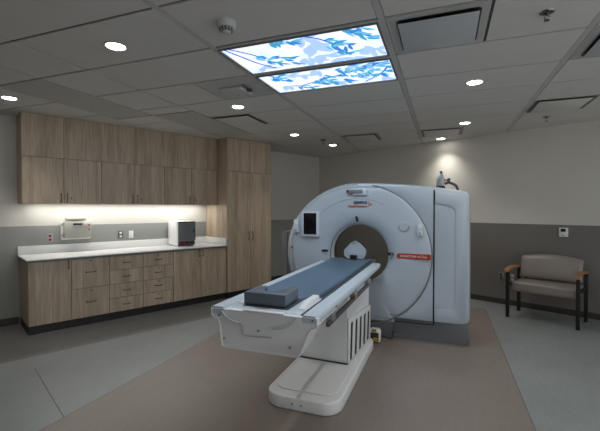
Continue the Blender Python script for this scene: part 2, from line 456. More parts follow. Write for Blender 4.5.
# wall cabinets
UQ = 5.735; U = [.748, 1.197, 1.652, 2.103, 2.553, 3.008, 3.486]
ZU0, ZU1 = 1.566, 2.158
labs = ['oak laminate wall cabinet at the left end of the upper row', 'oak laminate wall cabinet in the middle of the upper row', 'oak laminate wall cabinet touching the tall cabinet']
for k in range(3):
    a, m_, b = U[2*k], U[2*k+1], U[2*k+2]
    t = thing('wall_cabinet', labs[k], 'cabinet', (a, UQ, ZU0), 'W', 'wall cabinets above the worktop')
    bm = nb(); box(bm, (a+.0005, UQ+DT+.001, ZU0+.025), (b-.0005, QWALL-.004, ZU1-.001)); box(bm, (a+.0005, UQ+DT+.001, ZU0), (a+.018, QWALL-.004, ZU0+.024)) if k == 0 else None
    part('body', bm, M['wood'], t, smooth=False)
    door('door', t, a, m_, ZU0, ZU1, UQ, m_-.035, (1.592, 1.70))
    door('door', t, m_, b, ZU0, ZU1, UQ, m_+.035, (1.592, 1.70), (m_+.085, 1.645))
t = thing('filler_panel', 'oak laminate filler panels closing the gap from wall cabinets to ceiling', 'panel', (U[0], UQ, ZU1), 'W')
part('core', box(nb(), (U[0], UQ+DT+.001, ZU1), (U[-1], QWALL-.004, H-.004)), M['wood'], t, smooth=False)
for k in range(6):
    part('panel', box(nb(), (U[k]+.0006, UQ, ZU1+.002), (U[k+1]-.0006, UQ+DT, H-.004), .0008, 1), M['wood'], t)
# under-cabinet light
t = thing('under_cabinet_light', 'slim white light strip under the wall cabinets', 'light', (2.1, 5.95, ZU0+.0245), 'W')
part('housing', box(nb(), (.85, 5.915, ZU0+.015), (3.40, 5.985, ZU0+.0245), .002), M['white2'], t)
part('lens', box(nb(), (.87, 5.925, ZU0+.0125), (3.38, 5.975, ZU0+.0145)), M['tube'], t, smooth=False)

# wall-mounted device
t = thing('wall_device', 'beige wall-mounted cabinet with small display, above the worktop', 'device', (1.43, QWALL, 1.09), 'W')
part('mounting_frame', box(nb(), (1.225, QWALL-.05, 1.075), (1.60, QWALL-.001, 1.315), .012, 3), M['whitewarm'], t)
cs = part('case', box(nb(), (1.25, QWALL-.13, 1.095), (1.588, QWALL-.051, 1.325), .006, 2), M['cream'], t)
part('top_bar', box(nb(), (1.285, QWALL-.075, 1.352), (1.535, QWALL-.001, 1.382), .008, 3), M['cream'], t)
QF = QWALL-.131
part('display_bezel', box(nb(), (1.345, QF-.004, 1.235), (1.475, QF, 1.305), .004), M['cream'], cs)
part('display', box(nb(), (1.355, QF-.007, 1.275), (1.466, QF-.0041, 1.302), .001, 1), M['screen'], cs)
part('slot', box(nb(), (1.362, QF-.0065, 1.248), (1.46, QF-.0041, 1.262), .001, 1), M['steel'], cs)
part('keypad', box(nb(), (1.490, QF-.004, 1.255), (1.575, QF, 1.318), .003), M['whitewarm'], cs)
bm = nb(); [cyl(bm, (1.503+.02*i, QF-.007, 1.27+.018*j), (1.503+.02*i, QF-.004, 1.27+.018*j), .006, n=12) for i in range(2) for j in range(2)]
part('buttons', bm, M['steel'], cs)
part('red_button', cyl(nb(), (1.552, QF-.009, 1.275), (1.552, QF-.004, 1.275), .014), M['redtext'], cs, 'orange-red button')
part('key_lock', cyl(nb(), (1.553, QF-.008, 1.21), (1.553, QF, 1.21), .010), M['bronze'], cs)
for z in (1.12, 1.27): part('hinge', box(nb(), (1.232, QWALL-.07, z), (1.249, QWALL-.045, z+.035), .004), M['steel'], t)

# electrical plates
def plate(name, label, cat, p, q, z, face, w=.068, h=.112, facecol='white2', slots='sand', frame='W', axis='q', group=None):
    """plate on the cabinet wall (axis q) or back wall (axis p)"""
    t = thing(name, label, cat, (p, q, z), 'W', group)
    def bx(a0, a1, z0, z1, d0, d1, bev=.002):
        if axis == 'q': return box(nb(), (p+a0, q-d1, z+z0), (p+a1, q-d0, z+z1), bev)
        return box(nb(), (q and p-d1, q+a0, z+z0), (p-d0, q+a1, z+z1), bev)
    part('plate', bx(-w/2, w/2, -h/2, h/2, .0005, .007), M[facecol], t)
    for s in (-1, 1):
        part(face, bx(-.017, .017, s*.026-.016, s*.026+.016, .0075, .011, .003), M[slots], t)
    return t
plate('power_outlet', 'steel-framed outlet with red sockets at the left end of the worktop', 'outlet', 1.104, QWALL, 1.108, 'red_socket', facecol='steel', slots='outletred')
plate('power_outlet', 'grey outlet plate with dark sockets, right of the beige wall device', 'outlet', 2.022, QWALL, 1.108, 'socket', w=.07, facecol='darksteel', slots='white2')
t = thing('data_outlet', 'white plate with a tall raised cover, right of the grey outlet', 'outlet', (2.18, QWALL, 1.105), 'W')
part('plate', box(nb(), (2.146, QWALL-.007, 1.047), (2.214, QWALL-.0005, 1.163), .002), M['white2'], t)
part('cover', box(nb(), (2.163, QWALL-.03, 1.066), (2.197, QWALL-.0075, 1.15), .004), M['whitewarm'], t)
bm_axis = 'p'
def plate_b(name, label, cat, q, z, w, h, items):
    t = thing(name, label, cat, (PWALL, q, z), 'W')
    part('plate', box(nb(), (PWALL-.007, q-w/2, z-h/2), (PWALL-.0005, q+w/2, z+h/2), .002), M['steel'], t)
    for nm, z0, m_ in items: part(nm, box(nb(), (PWALL-.011, q-.017, z+z0-.016), (PWALL-.0075, q+.017, z+z0+.016), .003), M[m_], t)
plate_b('power_outlet', 'power outlet low on the dark wall, left of the bench leg', 'outlet', 2.15, .44, .072, .115, [('socket', .026, 'sand'), ('socket', -.026, 'sand')])
plate_b('power_outlet', 'power outlet low on the dark wall, seen between the bench legs', 'outlet', 1.985, .435, .072, .115, [('socket', .026, 'white2'), ('socket', -.026, 'white2')])
t = thing('thermostat', 'white wall thermostat with small dark screen above the bench', 'thermostat', (PWALL, 1.325, 1.17), 'W')
part('case', box(nb(), (PWALL-.028, 1.272, 1.105), (PWALL-.0005, 1.378, 1.235), .004), M['white2'], t)
part('screen', box(nb(), (PWALL-.031, 1.297, 1.177), (PWALL-.0285, 1.357, 1.222), .001, 1), M['screen'], t)
part('button', box(nb(), (PWALL-.030, 1.31, 1.122), (PWALL-.0285, 1.345, 1.132), .0005, 1), M['grey'], t)

# warming cabinet on the worktop
t = thing('warming_cabinet', 'white countertop warming cabinet with grey glass door and red panel', 'warmer', (2.905, 5.72, .901), 'W')
wx0, wx1, wq = 2.765, 3.062, 5.725
part('case', box(nb(), (wx0, wq+.012, .908), (wx1, 6.08, 1.303), .005), M['whitewarm'], t)
d = part('door', box(nb(), (wx0+.006, wq-.008, .99), (wx1-.004, wq+.011, 1.300), .003), M['doorgrey'], t)
part('handle', box(nb(), (wx1-.034, wq-.024, 1.12), (wx1-.022, wq-.0085, 1.17), .003), M['black'], d)
part('door_frame', box(nb(), (wx0+.006, wq-.010, 1.283), (wx1-.004, wq-.0085, 1.300), .0005, 1), M['black'], d)
part('control_panel', box(nb(), (wx0+.006, wq, .912), (wx1-.004, wq+.011, .985), .002), M['darksteel'], t)
part('red_panel', box(nb(), (wx0+.010, wq-.006, .918), (wx0+.105, wq-.001, .981), .002), M['maroon'], t, 'dark red panel')
for k in range(2): part('display', box(nb(), (wx0+.125+.085*k, wq-.004, .937), (wx0+.175+.085*k, wq-.001, .967), .002), M['black'], t)
part('knob', cyl(nb(), (wx0+.145, wq-.012, .922), (wx0+.145, wq-.001, .922), .009), M['steel'], t)
for x in (wx0+.03, wx1-.03):
    for y in (wq+.04, 6.05): part('foot', cyl(nb(), (x, y, .9005), (x, y, .9085), .012), M['black'], t)
part('side_trim', box(nb(), (wx1+.0005, wq+.0, .995), (wx1+.010, wq+.12, 1.285), .003), M['maroon'], t, 'dark red side trim')

# ------------------------------------------------------------------ CT scanner gantry (world frame)
CX, CZ, FY = -.950, .968, 4.40
gan = thing('ct_scanner', 'white ring-shaped scanner body with round bore, at the head of the patient table', 'scanner', (CX, FY+.4, 0))
N = 256
XR = .268
def outline(th):
    c, s = math.cos(th), math.sin(th)
    ax = .925 if c < 0 else 1e9
    cand = []
    # left ellipse (also covers the top left)
    a, b = (.925, .845)
    if c < 0: rr = 1/math.sqrt((c/a)**2+(s/b)**2)
    else:
        rr = 1e9
        cand.append((XR-CX-.012*max(0, s))/max(c, 1e-6))
        # top line from (CX, 1.813) sloping down to the right, slightly curved
        if s > 0:
            # z = top(x)
            x = c*.9
            for _ in range(12):
                x = min(x, XR-CX)
                top = .845-.020*(x/1.2)-.105*(x/1.2)**2
                r_ = top/s; x = r_*c
            cand.append(top/s if s > .05 else 1e9)
        rr = min(cand)
        # round the corner
        if s > 0 and len(cand) == 2:
            p = 60.; rr = (cand[0]**-p+cand[1]**-p)**(-1/p)
    if s < 0:
        zb = .775 if .775*c < .42*(-s) else .722
        r2 = zb/(-s)
        p = 30.; rr = (rr**-p+r2**-p)**(-1/p)
    return rr
TH = [2*PI*k/N for k in range(N)]
OUT = [outline(t_) for t_ in TH]
def ring(bm, f):
    v = []
    for k, t_ in enumerate(TH):
        r, y = f(k, t_); v.append(bm.verts.new((CX+r*math.cos(t_), y, CZ+r*math.sin(t_))))
    return v
def rings(bm, fs, mi=0):
    R = [ring(bm, f) for f in fs]
    for i in range(len(R)-1):
        for k in range(N):
            f = bm.faces.new((R[i][k], R[i][(k+1) % N], R[i+1][(k+1) % N], R[i+1][k])); f.material_index = mi
    return R
RS = .822      # radius of the round front cover
def K(d, y): return lambda k, t_: (OUT[k]-d, y)
def Kd(d, y):  # left side is strongly rounded
    def f(k, t_):
        w = max(0., -math.cos(t_))**.5 if math.cos(t_) < 0 else 0
        return OUT[k]-d*(1+1.6*w), y+.03*w*(1 if d > .0 else 0)
    return f
bm = nb()
def rs(k): return min(RS, OUT[k]-.055)
R = rings(bm, [lambda k, t_: (rs(k)-.01, FY+.03), lambda k, t_: (rs(k)+.003, FY+.022), Kd(.040, FY+.022), Kd(.018, FY+.030), Kd(.005, FY+.055), K(0, FY+.10), K(0, FY+.80), K(.02, FY+.86), K(.07, FY+.88), lambda k, t_: (.52, FY+.88)])
part('shell', bm, M['white'], gan)
# round front cover, domed into the bore
bm = nb()
RB = .350
rings(bm, [lambda k, t_: (RB, FY+.07), lambda k, t_: (RB, FY+.055), lambda k, t_: (RB+.006, FY+.042), lambda k, t_: (RB+.022, FY+.024),
           lambda k, t_: (RB+.05, FY+.006), lambda k, t_: (RB+.105, FY-.012), lambda k, t_: (RB+.17, FY-.018), lambda k, t_: (rs(k)-.12, FY-.006),
           lambda k, t_: (rs(k)-.03, FY+.002), lambda k, t_: (rs(k)-.008, FY+.008), lambda k, t_: (rs(k), FY+.018), lambda k, t_: (rs(k), FY+.03)])
fc = part('front_cover', bm, M['white'], gan)
# groove around the right half of the cover
pts = []
for k in range(0, 61):
    a = math.radians(-108+k*(186/60)); r = RS+.004
    x, z = CX+r*math.cos(a), CZ+r*math.sin(a)
    pts.append((x, FY+.020, z))
bm = nb(); tube(bm, pts, .0075, 6); part('seam', bm, M['seamgrey'], gan, 'grey curved groove')
# vertical joint
bm = nb(); box(bm, (-.112, FY+.016, .250), (-.098, FY+.05, 1.712)); part('joint', bm, M['black'], gan, 'black vertical joint')
# raised frame of the right wing round a shallow recess
arc = []
def P3(x, z, y=FY+.0225): return (x, y, z)
outer = []
for k in range(0, 11):
    a = math.radians(62-k*2.2); outer.append((CX+(RS+.016)*math.cos(a), CZ+(RS+.016)*math.sin(a)))
# recess edge
ins = [(-.36, 1.605), (-.20, 1.588), (-.118, 1.575)]
# right part of the frame as an L/C plate
cpl = [(-.094, 1.565), (.03, 1.540)]
cc = [(.03+.085*math.sin(math.radians(a)), 1.455+.085*math.cos(math.radians(a))) for a in range(10, 91, 16)]
cb = [(.05+.065*math.cos(math.radians(a)), .475-.065*math.sin(math.radians(a))) for a in range(0, 91, 18)]
inner = [(-.094, 1.565)]+[(x, z) for x, z in cc]+cb+[(-.094, .392)]
outr = [(-.094, .262), (.190, .262), (.222, .28), (.226, 1.60), (.20, 1.640), (-.094, 1.690)]
bm = nb(); prism(bm, [(x, FY+.022, z) for x, z in inner+outr], (0, -.010, 0), .003)
part('wing_frame', bm, M['white'], gan)
# faint ring line on the cover
pts = [(CX+.655*math.cos(math.radians(a)), FY-.0085, CZ+.655*math.sin(math.radians(a))) for a in range(62, 146, 3)]
bm = nb(); tube(bm, pts, .0022, 6); part('ring_line', bm, M['seamgrey'], fc, 'thin curved line')
# bore liner and scan window
bm = nb(); lathe(bm, (CX, FY, CZ), (0, 1, 0), [(RB+.001, .0705), (RB+.003, .105)], 96); part('scan_window', bm, M['sand'], gan, 'dark ring of the scan window')
bm = nb(); lathe(bm, (CX, FY, CZ), (0, 1, 0), [(RB+.002, .106), (RB-.004, .125), (RB-.004, .235)], 96); part('bore_liner', bm, M['white2'], gan)
bm = nb(); lathe(bm, (CX, FY, CZ), (0, 1, 0), [(RB-.003, .2355), (RB-.002, .32), (RB+.08, .60), (.515, .879)], 96); part('rear_flare', bm, M['bore'], gan, 'dark rear funnel of the bore')
# grey base
bm = nb()
prism(bm, [(x, y, 0) for x, y in ((-1.72, FY+.165), (.20, FY+.165), (.235, FY+.185), (.25, FY+.22), (.25, FY+.80), (-1.72, FY+.80))], (0, 0, .192), .004)
part('base', bm, M['grey'], gan, 'grey plinth')
bm = nb(); box(bm, (-.56, FY+.160, .03), (.252, FY+.79, .240), .006); part('base_cover', bm, M['grey'], gan, 'grey plinth cover')
bm = nb(); box(bm, (-1.70, FY+.1575, .176), (-.098, FY+.1645, .186)); box(bm, (-.112, FY+.1575, .186), (-.098, FY+.1645, .238)); part('base_joint', bm, M['black'], gan, 'black joint line')
# control tablet
def panel_on_cover(name, x0, x1, z0, z1, m_, d0=.0, d1=.03, r=.01, par=None, label=None):
    bm = nb(); prism(bm, [(x, FY-d0, z) for x, z in rrect(x0, x1, z0, z1, r)], (0, -(d1-d0), 0), .003)
    return part(name, bm, M[m_], par or gan, label)
tb = panel_on_cover('tablet', -1.632, -1.408, 1.168, 1.470, 'rail', -.02, .045, .018, label='white framed control tablet')
panel_on_cover('tablet_screen', -1.606, -1.444, 1.195, 1.452, 'screen', .0455, .047, .004, par=tb, label='black screen')
# handsets
def handset(x, z, w=.055, h=.155, lab=None):
    b_ = panel_on_cover('button_unit', x-w/2, x+w/2, z-h/2, z+h/2, 'rail', -.02, .030, .012, label=lab)
    panel_on_cover('buttons', x-w/2+.012, x+w/2-.012, z+.012, z+h/2-.02, 'white2', .0305, .034, .005, par=b_)
    panel_on_cover('stop_key', x-.010, x+.010, z-h/2+.02, z-h/2+.04, 'steel', .0305, .036, .005, par=b_)
handset(-1.715, 1.292, .062, .160); handset(-.250, 1.270, .055, .130)
# round cap
bm = nb(); lathe(bm, (-.425, FY-.0135, 1.305), (0, -1, 0), [(.056, -.008), (.056, .002), (.050, .005), (.045, .005), (.0, .0052)], 40)
part('round_cap', bm, M['white'], gan)
bm = nb(); tube(bm, [(-.425+.053*math.cos(math.radians(a)), FY-.018, 1.305+.053*math.sin(math.radians(a))) for a in range(170, 371, 10)], .0035, 6)
part('cap_shadow', bm, M['seamgrey'], gan, 'painted grey shadow under the cap')  # grey half ring drawn in as the shade below the cap
# top sensor bar above the logo
bm = nb(); box(bm, (-1.005, FY-.035, 1.660), (-.84, FY+.02, 1.722), .010, 3)
sb_ = part('top_bracket', bm, M['rail'], gan)
bm = nb(); box(bm, (-1.072, FY-.05, 1.686), (-.885, FY-.036, 1.726), .006, 2); part('display_strip', bm, M['grey'], sb_, 'grey display strip')
bm = nb(); box(bm, (-1.072, FY-.052, 1.690), (-1.045, FY-.0505, 1.722), .0005, 1); part('end_cap', bm, M['maroon'], sb_, 'dark red end piece')
# laser windows round the bore
def slot(x0, x1, z0, z1, nm='laser_window', lean=0.):
    bm = nb(); prism(bm, [(x+lean*(z-z0), FY-.008, z) for x, z in rrect(x0, x1, z0, z1, min(x1-x0, z1-z0)*.45)], (0, -.014, 0), .002); o = part(nm, bm, M['black'], gan); return o
slot(-.962, -.935, 1.352, 1.418, lean=-.2); slot(-1.385, -1.300, .987, 1.013); slot(-.602, -.532, .975, 1.008)
bm = nb(); cyl(bm, (-.552, FY-.025, .990), (-.552, FY-.022, .990), .010); part('laser_lens', bm, M['steel'], gan)
bm = nb(); cyl(bm, (-1.80, FY+.03, 1.025), (-1.80, FY+.055, 1.025), .011); part('screw_cap', bm, M['grey'], gan)
# writing
XD, ZD = (1, 0, 0), (0, 0, 1)
text('SIEMENS', .044, M['petrol'], 'maker_lettering', gan, (-.996, FY-.016, 1.562), XD, ZD, .001, True, .160)
text('Healthineers', .046, M['redtext'], 'maker_lettering', gan, (-1.062, FY-.017, 1.519), XD, ZD, .001, True, .226)
bm = nb()
for x, z, r in ((-.790, 1.556, .0085), (-.812, 1.575, .006), (-.806, 1.560, .0045), (-.812, 1.537, .006), (-.802, 1.545, .0045), (-.779, 1.556, .005), (-.818, 1.556, .003), (-.822, 1.589, .004), (-.820, 1.524, .004)):
    cyl(bm, (x, FY-.018, z), (x, FY-.012, z), r, n=12)
part('dot_emblem', bm, M['redtext'], gan)
bm = nb()
pl = [(-.470+.030*math.cos(math.radians(a)), .974+.030*math.sin(math.radians(a))) for a in range(90, 271, 15)]+[(-.142, .956), (-.140, 1.014)]
pl = [(-.135, 1.000)]+pl[:-2]+[(-.135, .940)]
prism(bm, [(x, FY+.006, z) for x, z in pl], (0, -.024, 0), .001, 1); rb = part('name_badge', bm, M['red'], gan, 'red name badge')
text('SOMATOM go.Top', .036, M['whitetext'], 'badge_lettering', rb, (-.462, FY-.0195, .961), XD, ZD, .0008, True, .285)

# bracket and cable on top of the scanner
t = thing('overhead_bracket', 'grey swivel bracket with curved cable on top of the scanner', 'bracket', (-.03, 4.80, 1.73))
zt = 1.737
bm = nb(); box(bm, (-.095, 4.76, zt), (.005, 4.86, zt+.035), .006); part('foot', bm, M['black'], t)
bm = nb(); prism(bm, [(x, 4.775, z) for x, z in ((-.09, zt+.036), (-.005, zt+.036), (-.005, zt+.13), (-.03, zt+.205), (-.05, zt+.205), (-.055, zt+.18), (-.09, zt+.16))], (0, .07, 0), .006)
part('housing', bm, M['steel'], t)
bm = nb(); cyl(bm, (-.04, 4.76, zt+.195), (-.04, 4.86, zt+.195), .016); cyl(bm, (.045, 4.77, zt+.105), (.045, 4.85, zt+.105), .020); part('pivot', bm, M['darksteel'], t)
bm = nb(); tube(bm, spline([(0, 4.81, zt+.06), (.045, 4.81, zt+.075), (.09, 4.81, zt+.06), (.13, 4.81, zt+.03), (.145, 4.81, zt-.02)]), .016, 10); part('cable', bm, M['darksteel'], t)
bm = nb(); tube(bm, spline([(-.02, 4.80, zt+.13), (.01, 4.80, zt+.10), (.045, 4.80, zt+.115)]), .011, 8); part('arm', bm, M['steel'], t)

# grey cabinet behind the scanner
t = thing('equipment_rack', 'tall narrow grey cabinet behind the left side of the scanner', 'cabinet', (-2.17, 5.55, 0))
part('body', box(nb(), (-2.372, 5.50, .02), (-2.02, 5.95, 1.155), .01), M['seamgrey'], t)
part('front_panel', box(nb(), (-2.376, 5.485, .03), (-2.31, 5.499, 1.157), .004), M['steel'], t, 'pale front strip')
for x in (-2.33, -2.06):
    for y in (5.54, 5.90): part('foot', cyl(nb(), (x, y, 0), (x, y, .02), .03), M['black'], t)

# white octagonal holder at the far end of the table
t = thing('head_holder', 'white octagonal holder standing at the far end of the mattress inside the bore', 'medical holder', (-1.02, 4.66, .885))
oc = [(-1.165, .925), (-1.165, .990), (-1.085, 1.080), (-1.030, 1.110), (-.970, 1.080), (-.893, 1.005), (-.890, .940), (-.925, .885), (-1.12, .885)]
bm = nb(); prism(bm, [(x, 4.66, z) for x, z in oc], (0, -.055, 0), .006, 1); part('shell', bm, M['rail'], t)
bm = nb(); prism(bm, [(-1.02+(x+1.02)*.72, 4.604, 1.0+(z-1.0)*.72) for x, z in oc], (0, -.006, 0), .004, 1); part('inner_pad', bm, M['rail'], t)
bm = nb(); box(bm, (-1.078, 4.56, .886), (-.998, 4.600, .938), .006); part('bracket', bm, M['black'], t, 'dark square bracket')
bm = nb(); [cyl(bm, (x, 4.61, 1.085), (x, 4.598, 1.085), .007, n=12) for x in (-1.045, -1.02)]; part('screws', bm, M['chrome'], t)

# ------------------------------------------------------------------ patient table
TXC = -1.015
tab = thing('patient_table', 'white scanner patient table on a wide rounded foot, with blue-grey mattress', 'table', (TXC, 3.3, 0))
bm = nb()
fo = rrect(-1.295, -.700, 2.60, 4.17, .14, 8)
prism(bm, [(x, y, .0) for x, y in fo], (0, 0, .10), .014, 3)
part('foot', bm, M['white2'], tab)
bm = nb(); prism(bm, [(x, y, .1005) for x, y in rrect(-1.25, -.745, 2.70, 4.13, .10, 8)], (0, 0, .012), .008, 3)
part('foot_cover', bm, M['white2'], tab)
bm = nb(); [cyl(bm, (x, 2.596, .05), (x, 2.602, .05), .008, n=12) for x in (-1.05, -.98)]; part('foot_screws', bm, M['steel'], tab)
# column
bm = nb(); prism(bm, [(-1.25, 3.32, z) if False else p for z in (0,) for p in [(-1.25, 3.32, .113), (-.803, 3.30, .113), (-.759, 4.09, .113), (-1.25, 4.09, .113)]], (0, 0, .69), .006)
part('column', bm, M['white2'], tab)
bm = nb(); prism(bm, [(-1.262, 3.308, .1125), (-.797, 3.288, .1125), (-.749, 4.10, .1125), (-1.262, 4.10, .1125)], (0, 0, .010)); part('column_gasket', bm, M['black'], tab, 'black gasket line')
# slotted side cover: flush white panel with dark slanted slots
bm = nb(); prism(bm, [(-.800, 3.302, .124), (-.749, 4.08, .124), (-.749, 4.08, .47), (-.800, 3.302, .52)], (.012, 0, 0), .003)
part('side_cover', bm, M['white2'], tab)
def sx_(y): return -.788+.0664*(y-3.302)
for k in range(5):
    y0 = 3.335+k*.150
    bm = nb(); prism(bm, [(sx_(y0)-.004, y0, .135), (sx_(y0+.055)-.004, y0+.055, .135), (sx_(y0+.085)-.004, y0+.085, .47-.012*k), (sx_(y0+.030)-.004, y0+.030, .47-.012*k)], (.0055, 0, 0))
    part('side_slot', bm, M['gapm'], tab, 'dark slanted slot')
# top body under the rails
bm = nb()
def loft(bm, secs):
    R = [[bm.verts.new(p) for p in s] for s in secs]; n = len(R[0])
    for i in range(len(R)-1):
        for k in range(n): bm.faces.new((R[i][k], R[i][(k+1) % n], R[i+1][(k+1) % n], R[i+1][k]))
    bm.faces.new(R[0][::-1]); bm.faces.new(R[-1]); return bm
loft(bm, [[(-1.235, 2.40, .81), (-.80, 2.40, .81), (-.80, 2.40, .835), (-1.235, 2.40, .835)], [(-1.235, 4.30, .79), (-.745, 4.30, .79), (-.745, 4.30, .835), (-1.235, 4.30, .835)]])
part('underframe', bm, M['white2'], tab)
# front apron: tapered box
bm = nb()
def sec(y, ztop, zbot, e, wb, cxb=-1.045):
    L_, R_ = -1.383+e, -.670-e
    pts = [(L_, ztop), (L_, ztop-.042), (L_+.014, ztop-.056), (L_+.045, ztop-.066), (L_+.058, ztop-.085), (cxb-wb-.004, zbot+.012), (cxb-wb+.012, zbot), (cxb+wb-.012, zbot), (cxb+wb+.004, zbot+.012), (R_-.050, ztop-.085), (R_-.038, ztop-.066), (R_-.012, ztop-.056), (R_, ztop-.042), (R_, ztop)]
    return [(x, y, z) for x, z in pts]
loft(bm, [sec(2.052, .874, .640, .008, .250), sec(2.045, .874, .634, .004, .256), sec(2.056, .876, .630, 0, .260), sec(2.30, .876, .645, 0, .258), sec(2.46, .876, .77, 0, .262)])
part('end_housing', bm, M['white2'], tab)
# rails
def rail(x0, x1, nm):
    bm = nb()
    s = lambda y, a, b, zb: [(a, y, zb+.012), (a+.008, y, zb), (b-.008, y, zb), (b, y, zb+.012), (b, y, .874), (b-.010, y, .886), (a+.010, y, .886), (a, y, .874)]
    loft(bm, [s(2.050, x0+.004, x1-.012, .842), s(2.060, x0, x1-.004, .836), s(2.10, x0, x1, .833), s(4.24, x0, x1, .838), s(4.30, x0, x1, .846), s(4.335, x0+.004, x1-.006, .858)])
    return part(nm, bm, M['rail'], tab)
rr_ = rail(-.772, -.668, 'side_rail'); rail(-1.385, -1.275, 'side_rail')
bm = nb(); box(bm, (-.7795, 2.07, .80), (-.7735, 4.30, .884)); box(bm, (-1.2735, 2.45, .80), (-1.268, 4.30, .884)); part('rail_gap', bm, M['black'], tab, 'black gap beside the rail')
# hanging accessory rail
bm = nb(); box(bm, (-.700, 2.30, .752), (-.676, 3.86, .784), .004); part('accessory_rail', bm, M['darksteel'], tab, 'dark accessory rail under the right side')
for y in (2.36, 3.02, 3.62): part('rail_clamp', box(nb(), (-.715, y, .77), (-.665, y+.07, .832), .006), M['steel'], tab)
bm = nb(); box(bm, (-.674, 2.98, .785), (-.660, 3.06, .80), .003); part('marker', bm, M['redtext'], tab, 'orange marker')
text('go', .028, M['seamgrey'], 'rail_lettering', tab, (-.6665, 2.42, .85), (0, 1, 0), (0, 0, 1), .0008)
# warning stickers on the housing side
bm = nb(); prism(bm, [(-.768, 2.20, .775), (-.768, 2.235, .775), (-.7655, 2.218, .80)], (.004, 0, 0)); part('warning_sticker', bm, M['amber'], tab, 'yellow warning triangle')
# cradle
bm = nb()
def cr(y, zt=.882, hw=.238, dip=.0):
    xs = [-hw, -hw*.8, -hw*.45, 0, hw*.45, hw*.8, hw]
    top = [(TXC+x, y, zt-dip*(1-(x/hw)**2)) for x in xs]
    return top+[(TXC+hw, y, .838), (TXC-hw, y, .838)]
loft(bm, [cr(2.075, .876, .225), cr(2.085, .884, .236), cr(2.12, .888, .238), cr(2.40, .888, .238), cr(2.47, .886, .238, .02), cr(4.60, .886, .238, .02), cr(4.70, .882, .225, .02)])
part('cradle', bm, M['rail'], tab)
# raised ends either side of the cushion
for s in (-1, 1):
    bm = nb(); x = TXC+s*.205
    loft(bm, [[(x-.028, 2.16, .886), (x+.028, 2.16, .886), (x+.020, 2.16, .892), (x-.020, 2.16, .892)],
              [(x-.028, 2.28, .886), (x+.028, 2.28, .886), (x+.020, 2.28, .918), (x-.020, 2.28, .918)],
              [(x-.028, 2.44, .886), (x+.028, 2.44, .886), (x+.020, 2.44, .918), (x-.020, 2.44, .918)]])
    part('cushion_guide', bm, M['white2'], tab)
bm = nb(); box(bm, (-1.19, 2.115, .886), (-.88, 2.42, .8905), .001, 1); part('tray_mat', bm, M['strip'], tab, 'dark tray')
text('TABLE', .016, M['redtext'], 'tray_lettering', tab, (-1.06, 2.092, .8892), (1, 0, 0), (0, 1, 0), .0004) if False else None
# mattress: concave pad
MXC = -1.032
bm = nb()
def ms(y, zt=.918, hw=.232, dip=.030, th=.026):
    xs = [-hw+2*hw*k/14 for k in range(15)]
    f = lambda x: zt-dip*(1-abs(x/hw)**2.4)
    top = [(MXC+x, y, f(x)) for x in xs]
    top[0] = (MXC-hw+.002, y, f(hw)-.010); top[-1] = (MXC+hw-.002, y, f(hw)-.010)
    top[1] = (MXC+xs[1], y, f(xs[1])+.002); top[-2] = (MXC+xs[-2], y, f(xs[-2])+.002)
    bot = [(MXC+x*.98, y, .888 if abs(x) > hw*.8 else .8675+.0205*abs(x/hw)**2) for x in reversed(xs)]
    return top+bot
loft(bm, [ms(2.452, .905, .225), ms(2.462, .914, .231), ms(2.49), ms(4.50), ms(4.535, .914, .226), ms(4.545, .905, .220)])
part('mattress', bm, M['mattress'], tab)
bm = nb(); box(bm, (TXC+.233, 2.47, .888), (TXC+.239, 4.52, .900), .001, 1); box(bm, (TXC-.239, 2.47, .888), (TXC-.233, 4.52, .900), .001, 1); part('pad_edge', bm, M['strip'], tab, 'dark edging strip')
# moulded groove and tube on the front of the housing
YA = 2.044
bm = nb(); tube(bm, spline([(-1.296, YA, .852), (-1.262, YA-.004, .832), (-1.215, YA-.004, .808), (-1.165, YA-.004, .800), (-1.150, YA-.004, .770), (-1.147, YA-.004, .738), (-1.125, YA-.004, .729), (-1.05, YA-.004, .730), (-.955, YA-.004, .735)], 5),   .0042, 8); part('front_groove', bm, M['pan'], tab, 'grey moulded groove')
bm = nb(); tube(bm, spline([(-.950, YA-.004, .790), (-.892, YA-.006, .800), (-.83, YA-.004, .830), (-.80, YA+.0, .862)], 5), .0060, 8); part('front_tube', bm, M['rail'], tab, 'pale tube')
bm = nb(); tube(bm, spline([(-1.298, YA-.004, .862), (-1.272, YA-.007, .836), (-1.23, YA-.009, .814), (-1.175, YA-.009, .801)], 5), .0075, 8); part('front_tube', bm, M['rail'], tab, 'pale tube')
bm = nb()
for x, z in ((-1.045, .765), (-1.285, .69), (-.84, .69), (-1.32, .835), (-.70, .86)): cyl(bm, (x, YA-.004, z), (x, YA+.006, z), .006, n=12)
part('front_screws', bm, M['seamgrey'], tab)
bm = nb(); box(bm, (-1.15, YA-.004, .874), (-.88, YA+.025, .8855), .003); part('front_lip', bm, M['white2'], tab)
bm = nb(); box(bm, (-1.10, 2.098, .8882), (-1.00, 2.106, .8888)); part('print_line', bm, M['redtext'], tab, 'thin orange-red line of small print')

# head cushion
t = thing('head_cushion', 'dark grey U-shaped head cushion on the near end of the patient table', 'cushion', (-1.05, 2.24, .891))
bm = nb()
cu = [(-1.198, 2.145), (-.912, 2.145), (-.912, 2.365), (-.978, 2.365), (-.990, 2.335)]
cu += [(-1.055+.068*math.cos(math.radians(a)), 2.305-.085*math.sin(math.radians(a))) for a in range(0, 181, 15)]
cu += [(-1.125, 2.335), (-1.137, 2.365), (-1.198, 2.365)]
prism(bm, [(x, y, .8915) for x, y in cu], (0, 0, .080), .007, 3)
part('pad', bm, M['cushion'], t)
bm = nb(); box(bm, (-1.175, 2.41, .8912), (-.93, 2.43, .897), .002); part('retaining_strip', bm, M['steel'], t)

